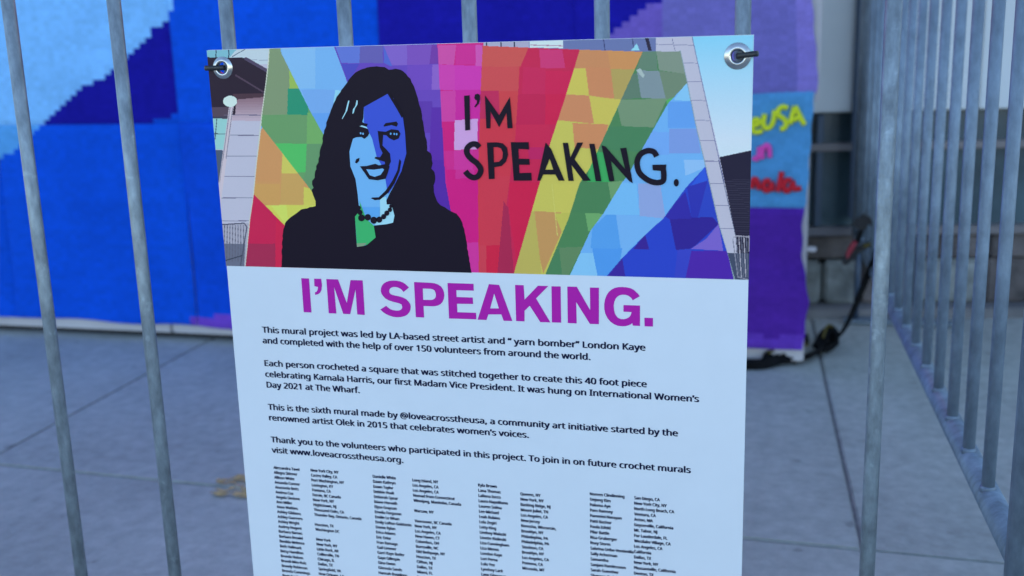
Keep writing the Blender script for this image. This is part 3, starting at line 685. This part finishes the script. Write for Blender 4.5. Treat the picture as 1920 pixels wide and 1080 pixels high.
# portrait silhouette
sil = [(528, 501), (529.6, 442), (534, 418.5), (541, 411), (546, 406.7), (556, 399), (563.7, 393), (576, 390), (591.9, 386), (592, 377), (587, 366), (583, 356), (587, 352), (584.4, 338.5), (590, 333), (591, 320.7), (594, 317), (592, 312), (596.7, 303.8), (601, 280),
       (607.5, 249.6), (612, 230), (618.4, 211.7), (625, 195), (631.9, 181.9), (641, 168), (650.9, 154.8), (658, 144), (667, 135.8), (678, 130), (688.8, 126.4), (701, 124.5), (713, 125), (722, 126), (729.4, 130.4), (742, 129), (751, 130.4), (761.9, 138.5), (769, 148), (775.4, 160.2),
       (780, 172), (783.6, 184.6), (788, 203), (791.7, 222.5), (796, 244), (799.8, 265.9), (801, 282), (808, 288), (810.6, 306.5), (808, 316), (814.7, 322), (815.6, 335.6), (812.6, 353), (815, 366), (821.5, 380), (833, 389), (845, 396), (856, 401), (863, 409.6), (867, 418), (870.4, 430), (874, 449), (876.3, 466), (880, 489), (883.4, 511.5)]
rs = random.Random(3); sil2 = []
for k_ in range(len(sil)):
    a0, a1 = np.array(sil[k_]), np.array(sil[(k_+1) % len(sil)]); n_ = max(1, int(np.linalg.norm(a1-a0)/5)) if k_ < len(sil)-1 else 1
    for t_ in range(n_):
        q_ = a0+(a1-a0)*t_/n_
        sil2.append((q_[0]+rs.uniform(-.9, .9), q_[1]+(rs.uniform(-.7, .7) if 0 < k_ < len(sil)-1 else 0)))
flat('silhouette', [sil2], M_black_ink, 1)
def Kf(*p): return [(560+a/2.7, 110+b/2.7) for a, b in p]
def ink(n, c): return mat(n, pc(*c), .34, spec=.12)
I_lb = ink('light_blue_ink', (98, 168, 240)); I_db = ink('royal_blue_ink', (50, 78, 210)); I_gr = ink('green_ink', (52, 168, 112)); I_pb = ink('pale_blue_ink', (140, 204, 242)); I_mb = ink('mid_blue_ink', (80, 156, 238)); I_gy = ink('grey_green_ink', (112, 150, 132))
flat('face_shape', [Kf((330, 250), (450, 178), (480, 200), (500, 245), (527, 295), (538, 370), (545, 480), (520, 570), (490, 630), (462, 680), (442, 722), (446, 738), (470, 738), (478, 770), (485, 795), (478, 830), (445, 838), (380, 845), (390, 905), (340, 945), (295, 952), (290, 880), (285, 800), (312, 770), (304, 740), (298, 680), (288, 610), (262, 545), (257, 470), (275, 405), (300, 395), (328, 300))], I_lb, 2)
flat('face_shade', [Kf((330, 245), (450, 178), (480, 200), (500, 245), (527, 295), (538, 370), (545, 480), (520, 570), (490, 630), (455, 685), (446, 655), (440, 615), (432, 560), (395, 497), (372, 405), (330, 320))], I_db, 3)
flat('collar_shape', [Kf((285, 800), (312, 765), (308, 720), (330, 780), (345, 815), (380, 845), (390, 905), (345, 943), (295, 946))], I_gr, 3)
flat('collar_shape', [Kf((293, 935), (345, 933), (330, 948), (296, 953))], I_gy, 4)
flat('neck_patch', [Kf((412, 705), (442, 700), (446, 738), (470, 738), (485, 795), (478, 830), (445, 838), (385, 843), (412, 790))], I_pb, 3)
flat('neck_patch', [Kf((322, 752), (411, 752), (411, 800), (345, 806))], I_mb, 4)
for s in ([(251, 212), (257, 213), (246, 262), (232, 288), (221, 306), (219, 303), (237, 268), (244, 237)], [(293, 210), (299, 213), (298, 231), (285, 252), (278, 276), (272, 279), (275, 256), (288, 238)], [(308, 342), (322, 338), (345, 347), (350, 354), (330, 348)]):
    flat('hair_highlight', [Kf(*s)], I_pb, 4)
feat = [[(284, 352), (318, 345), (350, 356), (357, 378), (350, 392), (332, 406), (318, 396), (288, 398)],
        [(300, 338), (316, 316), (330, 326), (350, 330), (344, 344), (322, 338)],
        [(430, 338), (440, 326), (470, 322), (495, 318), (503, 330), (496, 344), (470, 336), (432, 344)],
        [(400, 366), (440, 370), (470, 357), (505, 362), (516, 380), (506, 404), (482, 414), (458, 402), (444, 388), (428, 386), (424, 440), (440, 455), (462, 480), (467, 520), (456, 545), (440, 560), (436, 522), (410, 515), (384, 505), (388, 497), (412, 499), (425, 478), (411, 450), (405, 410)],
        [(285, 526), (292, 508), (308, 502), (306, 518), (294, 530)],
        [(510, 508), (519, 520), (511, 570), (486, 630), (452, 680), (412, 714), (385, 716), (366, 707), (372, 703), (405, 702), (440, 668), (474, 618), (500, 565)],
        [(450, 178), (462, 176), (500, 232), (530, 290), (522, 300), (494, 250)]]
for s in feat: flat('face_line', [Kf(*s)], M_black_ink, 4)
flat('mouth', [Kf((310, 545), (345, 543), (372, 536), (388, 532), (405, 540), (440, 534), (460, 545), (452, 575), (440, 608), (400, 616), (355, 610), (335, 580))], M_black_ink, 5)
flat('teeth', [Kf((342, 560), (380, 562), (425, 556), (433, 562), (415, 588), (385, 598), (360, 590))], I_lb, 6)
for x_, y_ in ((314, 378), (326, 380), (466, 380), (484, 381), (496, 382)): flat('eye_glint', [[(560+a/2.7, 110+b/2.7) for a, b in circ(x_, y_, 4.5, 6, 8)]], I_lb if x_ < 400 else I_mb, 6)
for x_, y_, r_ in ((305, 755, 10), (310, 778, 13), (318, 806, 17), (350, 803, 16), (380, 818, 17), (408, 815, 15), (430, 800, 13), (446, 782, 13), (462, 765, 11), (467, 747, 9)):
    flat('necklace_bead', [[(560+a/2.7, 110+b/2.7) for a, b in circ(x_, y_, r_, r_*1.05, 12)]], M_black_ink, 6)

# lettering on the pictured mural
def Km(*p): return [(850+a/4.3636, 160+b/4.3636) for a, b in p]
def lett(loops, lay=4): flat('mural_letter', loops, M_black_ink, lay)
lett([Km((88, 85), (133, 82), (137, 365), (97, 370))])
lett([Km((172, 100), (178, 75), (200, 68), (217, 80), (218, 115), (208, 150), (178, 182), (172, 172), (192, 145), (193, 122), (178, 118))])
lett([Km((258, 80), (375, 245), (462, 95), (485, 350), (443, 352), (435, 225), (375, 342), (305, 215), (303, 352), (270, 352))])
sc = 1/4.3636
def strokeK(pts, w): return stroke(Km(*pts), w*sc)
lett([strokeK([(212, 508), (185, 482), (145, 485), (112, 518), (114, 562), (150, 605), (195, 640), (225, 690), (205, 740), (165, 755), (125, 735), (98, 703)], 46)])
lett([Km((275, 468), (355, 466), (405, 475), (440, 510), (448, 570), (430, 625), (395, 660), (335, 670), (338, 765), (290, 768)), Km((328, 505), (332, 630), (375, 625), (402, 595), (405, 550), (390, 515), (360, 505))])
lett([Km((470, 465), (615, 465), (620, 525), (532, 520), (535, 600), (622, 602), (625, 650), (538, 650), (540, 718), (637, 715), (642, 780), (495, 780))])
lett([Km((755, 468), (800, 520), (910, 780), (862, 780), (835, 730), (735, 730), (712, 780), (686, 780)), Km((788, 600), (752, 690), (818, 690))])
lett([Km((895, 470), (938, 470), (958, 590), (1015, 468), (1062, 468), (992, 605), (1125, 780), (1065, 782), (966, 650), (985, 782), (942, 782))])
lett([Km((1112, 478), (1155, 478), (1212, 785), (1165, 785))])
lett([Km((1212, 490), (1245, 500), (1405, 685), (1365, 515), (1415, 510), (1468, 800), (1440, 785), (1288, 615), (1318, 785), (1275, 785))])
lett([strokeK([(1664, 582), (1640, 545), (1590, 535), (1530, 565), (1503, 630), (1520, 710), (1580, 768), (1650, 795), (1712, 785), (1722, 735), (1716, 682)], 46)])
lett([Km((1628, 650), (1742, 648), (1738, 705), (1695, 700), (1632, 695))], 5)
lett([Km(*circ(1824, 797, 21, 31, 16))])

# purple heading
def Ka(*p): return [(540+a/5.3333, 510+b/5.3333) for a, b in p]
def Kb(*p): return [(880+a/5.0526, 510+b/5.0526) for a, b in p]
def head(*loops): flat('heading_letter', loops, M_purple, 0)
head(Ka((132, 62), (210, 65), (235, 405), (157, 402)))
head(Ka((260, 66), (332, 68), (340, 130), (335, 180), (320, 208), (300, 222), (272, 230), (268, 205), (285, 198), (296, 178), (300, 150), (264, 142)))
head(Ka((383, 70), (500, 74), (588, 310), (625, 80), (747, 84), (768, 430), (692, 425), (675, 175), (622, 422), (552, 418), (460, 150), (484, 415), (407, 413)))
head(Ka((1210, 155), (1155, 200), (1138, 178), (1120, 165), (1098, 155), (1075, 150), (1050, 151), (1030, 158), (1016, 172), (1012, 190), (1015, 207), (1025, 220), (1045, 229), (1070, 235), (1112, 244), (1150, 255), (1182, 272), (1205, 295), (1221, 318), (1228, 345), (1225, 373), (1215, 400), (1196, 424), (1170, 440), (1132, 450), (1090, 453), (1050, 448), (1010, 435), (980, 421), (955, 405), (922, 375), (982, 338), (1000, 355), (1020, 370), (1048, 381), (1080, 386), (1105, 386), (1125, 380), (1138, 368), (1143, 350), (1135, 325), (1115, 315), (1090, 308), (1050, 298), (1010, 285), (975, 266), (950, 240), (934, 216), (928, 190), (930, 160), (940, 135), (958, 114), (985, 98), (1015, 88), (1050, 85), (1086, 87), (1120, 93), (1150, 105), (1175, 122)))
head(Ka((1260, 100), (1430, 108), (1468, 113), (1500, 125), (1530, 145), (1550, 175), (1560, 204), (1563, 235), (1558, 270), (1545, 300), (1525, 322), (1500, 335), (1470, 342), (1440, 343), (1355, 340), (1362, 455), (1278, 452)), Ka((1348, 165), (1352, 278), (1430, 280), (1452, 275), (1470, 262), (1478, 245), (1478, 225), (1474, 203), (1465, 185), (1447, 173), (1425, 168)))
head(Ka((1595, 110), (1855, 118), (1858, 187), (1683, 182), (1686, 250), (1847, 255), (1852, 320), (1690, 318), (1694, 402), (1880, 408), (1884, 474), (1610, 465)))
head(Kb((185, 115), (282, 122), (408, 465), (325, 462), (303, 402), (180, 402), (163, 455), (78, 452)), Kb((235, 205), (197, 345), (280, 345)))
head(Kb((433, 122), (515, 125), (523, 262), (650, 130), (748, 133), (632, 250), (768, 478), (672, 475), (572, 320), (523, 368), (523, 468), (443, 465)))
head(Kb((778, 135), (865, 137), (870, 480), (782, 478)))
head(Kb((928, 138), (1018, 140), (1145, 362), (1142, 147), (1228, 149), (1228, 495), (1142, 492), (1012, 285), (1017, 487), (932, 484)))
head(Kb((1615, 230), (1548, 268), (1536, 249), (1520, 235), (1502, 223), (1480, 217), (1452, 215), (1425, 220), (1402, 234), (1385, 255), (1373, 285), (1368, 320), (1371, 358), (1378, 390), (1392, 416), (1410, 435), (1436, 446), (1465, 447), (1490, 441), (1510, 430), (1524, 416), (1532, 400), (1537, 380), (1460, 376), (1460, 313), (1617, 318), (1617, 512), (1548, 508), (1543, 485), (1528, 497), (1510, 505), (1480, 513), (1450, 515), (1408, 510), (1370, 495), (1336, 470), (1310, 440), (1288, 397), (1278, 350), (1278, 304), (1285, 260), (1299, 222), (1320, 190), (1348, 166), (1380, 150), (1414, 143), (1450, 142), (1492, 145), (1530, 155), (1558, 169), (1580, 190), (1600, 208)))
head(Kb((1658, 433), (1740, 436), (1740, 517), (1660, 515)))

# small type
try: FONT = bpy.data.fonts.load(bpy.utils.system_resource('DATAFILES')+'/fonts/NotoSansHebrew-Regular.woff2')
except Exception: FONT = None
def text_geo(body, bold):
    c = bpy.data.curves.new('line', 'FONT'); c.body = body; c.resolution_u = 2; c.offset = bold
    if FONT: c.font = FONT
    o = bpy.data.objects.new('line', c); C.objects.link(o)
    bpy.context.view_layer.update()
    me = bpy.data.meshes.new_from_object(o.evaluated_get(bpy.context.evaluated_depsgraph_get()))
    V = np.empty(len(me.vertices)*3, np.float32); me.vertices.foreach_get('co', V); V = V.reshape(-1, 3)
    Fc = [tuple(p_.vertices) for p_ in me.polygons]
    bpy.data.objects.remove(o); bpy.data.curves.remove(c); bpy.data.meshes.remove(me)
    return V, Fc
YT = 1-e
CAP = float(text_geo('H', 0)[0][:, 1].max())
def block(name, items, bold, label=None):
    AV, AF, n = [], [], 0
    for body, p0, p1, cap in items:   # p0 baseline start, p1 baseline end or a fixed em width
        V0, Fc0 = text_geo(body, 0); nv = len(V0); V = []; Fc = []; lv = []
        for q_, (ox, oy) in enumerate(((0, 0), (-bold, bold*.35), (bold, -bold*.35))):
            V.append(V0+np.array([ox, oy, 0])); Fc += [tuple(i+q_*nv for i in f) for f in Fc0]; lv += [q_*.00006]*nv
        V = np.concatenate(V); lv = np.array(lv)
        a = at(*p0, YT)[[0, 2]]; x0, x1 = V[:, 0].min(), V[:, 0].max()
        if isinstance(p1, tuple):
            b = at(*p1, YT)[[0, 2]]; d = b-a; sx_ = np.linalg.norm(d)/(x1-x0); d = d/np.linalg.norm(d)
        else: sx_ = p1; d = np.array([1, -.004])
        d = d/np.linalg.norm(d); up = np.array([-d[1], d[0]]); sy_ = cap/CAP
        W = a[None]+d[None]*((V[:, 0:1]-x0)*sx_)+up[None]*(V[:, 1:2]*sy_)
        AV.append(np.stack([W[:, 0], YT-lv, W[:, 1]], 1)); AF += [tuple(i+n for i in f) for f in Fc]; n += len(V)
    o = mesh_obj(name, np.concatenate(AV), AF, M_text); 
    if label: o['label'] = label
    return adopt(o, sign)
c1 = .0063
block('printed_paragraph', [("This mural project was led by LA-based street artist and “ yarn bomber” London Kaye", (491.5, 623.5), (1210.5, 657.5), c1),
     ("and completed with the help of over 150 volunteers from around the world.", (492.5, 643.5), (1107.5, 675), c1)], .036)
block('printed_paragraph', [("Each person crocheted a square that was stitched together to create this 40 foot piece", (496, 686), (1213, 726), c1),
     ("celebrating Kamala Harris, our first Madam Vice President. It was hung on International Women’s", (497.5, 706.5), (1311, 753.8), c1),
     ("Day 2021 at The Wharf.", (500, 726.5), (675, 737), c1)], .036)
block('printed_paragraph', [("This is the sixth mural made by @loveacrosstheusa, a community art initiative started by the", (502.5, 768), (1271.5, 818), c1),
     ("renowned artist Olek in 2015 that celebrates women’s voices.", (504.5, 788), (992, 821), c1)], .036)
block('printed_paragraph', [("Thank you to the volunteers who participated in this project. To join in on future crochet murals", (508, 829), (1295.5, 887), c1),
     ("visit www.loveacrosstheusa.org.", (509.5, 848.5), (757, 868), c1)], .036)
_v = text_geo('Alessandra Tavel', 0)[0]; em = float((at(560.5, 884, YT)[0]-at(512.5, 880, YT)[0])/(_v[:, 0].max()-_v[:, 0].min())); cn = .0031
def column(names, p0, plast, last, start=0):
    it = []
    for i, s in enumerate(names):
        if not s: continue
        t_ = (i)/last
        it.append((s, (p0[0]+(plast[0]-p0[0])*t_, p0[1]+(plast[1]-p0[1])*t_), em, cn))
    block('printed_list_column', it, .05)
column(["Alessandra Tavel", "Allegra Skinner", "Allison White", "Amanda Connor", "Anastasia Betts", "Andrea Cox", "Angela Simione", "Ann Miller", "Anne Watkins", "Ashley Gibbons", "Ashley Guerrero", "Ashley Wright", "Audrey Nugent", "Barbara Barnes", "Barbara Bezalel", "Benilda Melence", "Beth Hallmark", "Betsy Hamilton", "Brenda Nulsen", "Brandi Mito-Ruis", "Brandy Robinson", "Brenda Cummings", "Brett Cunha"], (512.8, 879), (529.1, 1072), 21)
column(["New York City, NY", "Castro Valley, CA", "Port Washington, NY", "Lexington, KY", "Fontana, CA", "Fernie, BC Canada", "New York, NY", "Hightstown, NJ", "Thousand Oaks, CA", "Thunder Bay, Ontario, Canada", "", "Houston, TX", "Washington DC", "", "New York", "New York, NY", "Little Rock, AR", "Collierville, TN", "Chicago, IL", "Dallas, TX", "Springfield, VA", "New Orleans, LA"], (582.5, 884), (598, 1078), 21)
column(["Danielle White", "Dawn Kathryn", "Dawn Taylor", "Debbie Hoak", "Deborah Spear", "Diane Horvath", "Elyse Grayson", "Emelia Ferguson", "Emilie Le Bihan", "Emily Lofton Goldstein", "Emme Rylan", "Erica Adams", "Eric Odor", "Fran Ramage", "Gail Limmer", "Garri Kaye Butler", "Gaye Gillespie", "Gina Owen", "Glennda Sands", "Hannah Buggleno", "Holly Street"], (698.8, 895.5), (710, 1076), 19)
column(["Long Island, NY", "Los Angeles, CA", "Los Angeles, CA", "Nomad from Connecticut", "Winnipeg, Manitoba, Canada", "", "Warsaw, NY", "", "Vancouver, BC Canada", "New York, NY", "Los Angeles, CA", "New Haven, CT", "Columbus, OH", "Burnsville, NC", "Old Bethpage, NY", "Houston, TX", "Clifton, NJ", "Dallas, TX", "Miami, FL", "Los Angeles, CA"], (773.2, 902.5), (782.4, 1074.5), 18)
column(["Kyla Brown", "Lana Thomas", "LaRena Iocco", "Laura Napolitano", "Lauren Solina", "Lee Michael", "Leah Rubino", "Lela Zegiri", "Letty King", "Lindsey Walaski", "Linette Kielinski", "Lisa Cunningham", "Lisa Menos", "London Kaye", "Lori Perea", "Lulu Yee", "Lyndsey Lack", "Lynn Glassman"], (896.4, 912), (902.5, 1079), 17)
column(["Queens, NY", "New York, NY", "Basking Ridge, NJ", "Mount Juliet, TN", "Los Angeles, CA", "New Jersey", "Kenosha, Wisconsin,", "Brooklyn, NY", "Philadephia, PA", "Philadelphia, PA", "Stockton, CA", "Brooklyn, NY", "Los Angeles, CA", "Pomona, CA", "Missoula, MT"], (975.5, 928.5), (979.5, 1067.5), 14)
column(["Noreen Clindinning", "Oejong Kim", "Paloma Aye", "Pam Ramsey", "Pammini Narayan", "Patti Bashor", "Paula Isfeld", "Pilar Battle", "Risa Gruberger", "Roxy Storm", "Sabrina Uribe-Ventimilla", "Sally Ackerman", "Samantha", "Sanjani Ramkissoon", "Sarah Guenther", "Shannon Rydell"], (1105.8, 928.5), (1107.5, 1081), 15)
column(["San Diego, CA", "New York City, NY", "North Long Beach, CA", "Ventura, CA", "Acton, MA", "Geyserville, California", "Mt. Tabor, NJ", "For Lauderdale, FL", "Westlake Village, CA", "Los Angeles, CA", " California", "Dallas, TX", "New York, NY", "Pleasantville, California", "Denton, TX"], (1189, 936), (1188.5, 1077), 14)

# grommets: rolled ring by lathe
def grommet(c, R_):
    prof = [(HR-.0006, .0022), (HR-.0006, -.0010), (HR+.0004, -.0022), (HR+.0016, -.0023), (HR+.0030, -.0015), (R_-.0008, -.0009), (R_, -.0003)]
    bm = bmesh.new(); n = 48; rings = []
    for r_, y_ in prof: rings.append([bm.verts.new((c[0]+r_*math.cos(2*math.pi*k/n), .9997+y_, c[2]+r_*math.sin(2*math.pi*k/n))) for k in range(n)])
    for A, B in zip(rings[:-1], rings[1:]):
        for k in range(n): bm.faces.new((A[k], B[k], B[(k+1) % n], A[(k+1) % n]))
    bmesh.ops.recalc_face_normals(bm, faces=bm.faces)
    return adopt(bm_obj('grommet', bm, M_grom, None, True), sign)
grommet(GL, .0108); grommet(GR, .0116)

# black cable ties through the eyelets round the bars
def tie(c, bx, s, lab, dz=.0):
    z = c[2]
    ex = (SX1 if s > 0 else SX0)+s*.0022
    pts = [(c[0], .9990, z), (c[0]-s*.0005, 1.004, z), (min(bx, c[0])-.003 if s > 0 else max(bx, c[0])+.003, 1.014, z), (bx-s*.003, 1.0200, z), (bx+s*.0045, 1.0185, z+dz*.5),
           (max(ex, bx+.009)+.0005 if s > 0 else min(ex, bx-.009)-.0005, 1.010, z+dz), (ex+s*.0005, 1.0005, z+dz), (ex-s*.002, .9972, z+dz), ((c[0]+ex)/2, .9960, z+dz*.6)]
    bm = bmesh.new(); tube(bm, catmull(pts, 6, True), .0026, 10, ry=.0011, closed=True)
    o = bm_obj('cable_tie', bm, M_tie, None, True)
    tag(o, lab, 'cable tie', 'black cable ties holding the sign')
    return o
tie(GL, (.0700-.1236*10)*0+(-.5540), -1, 'black cable tie through the left eyelet of the sign')
tie(GR, -.0525, 1, 'black cable tie through the right eyelet of the sign', .0015)
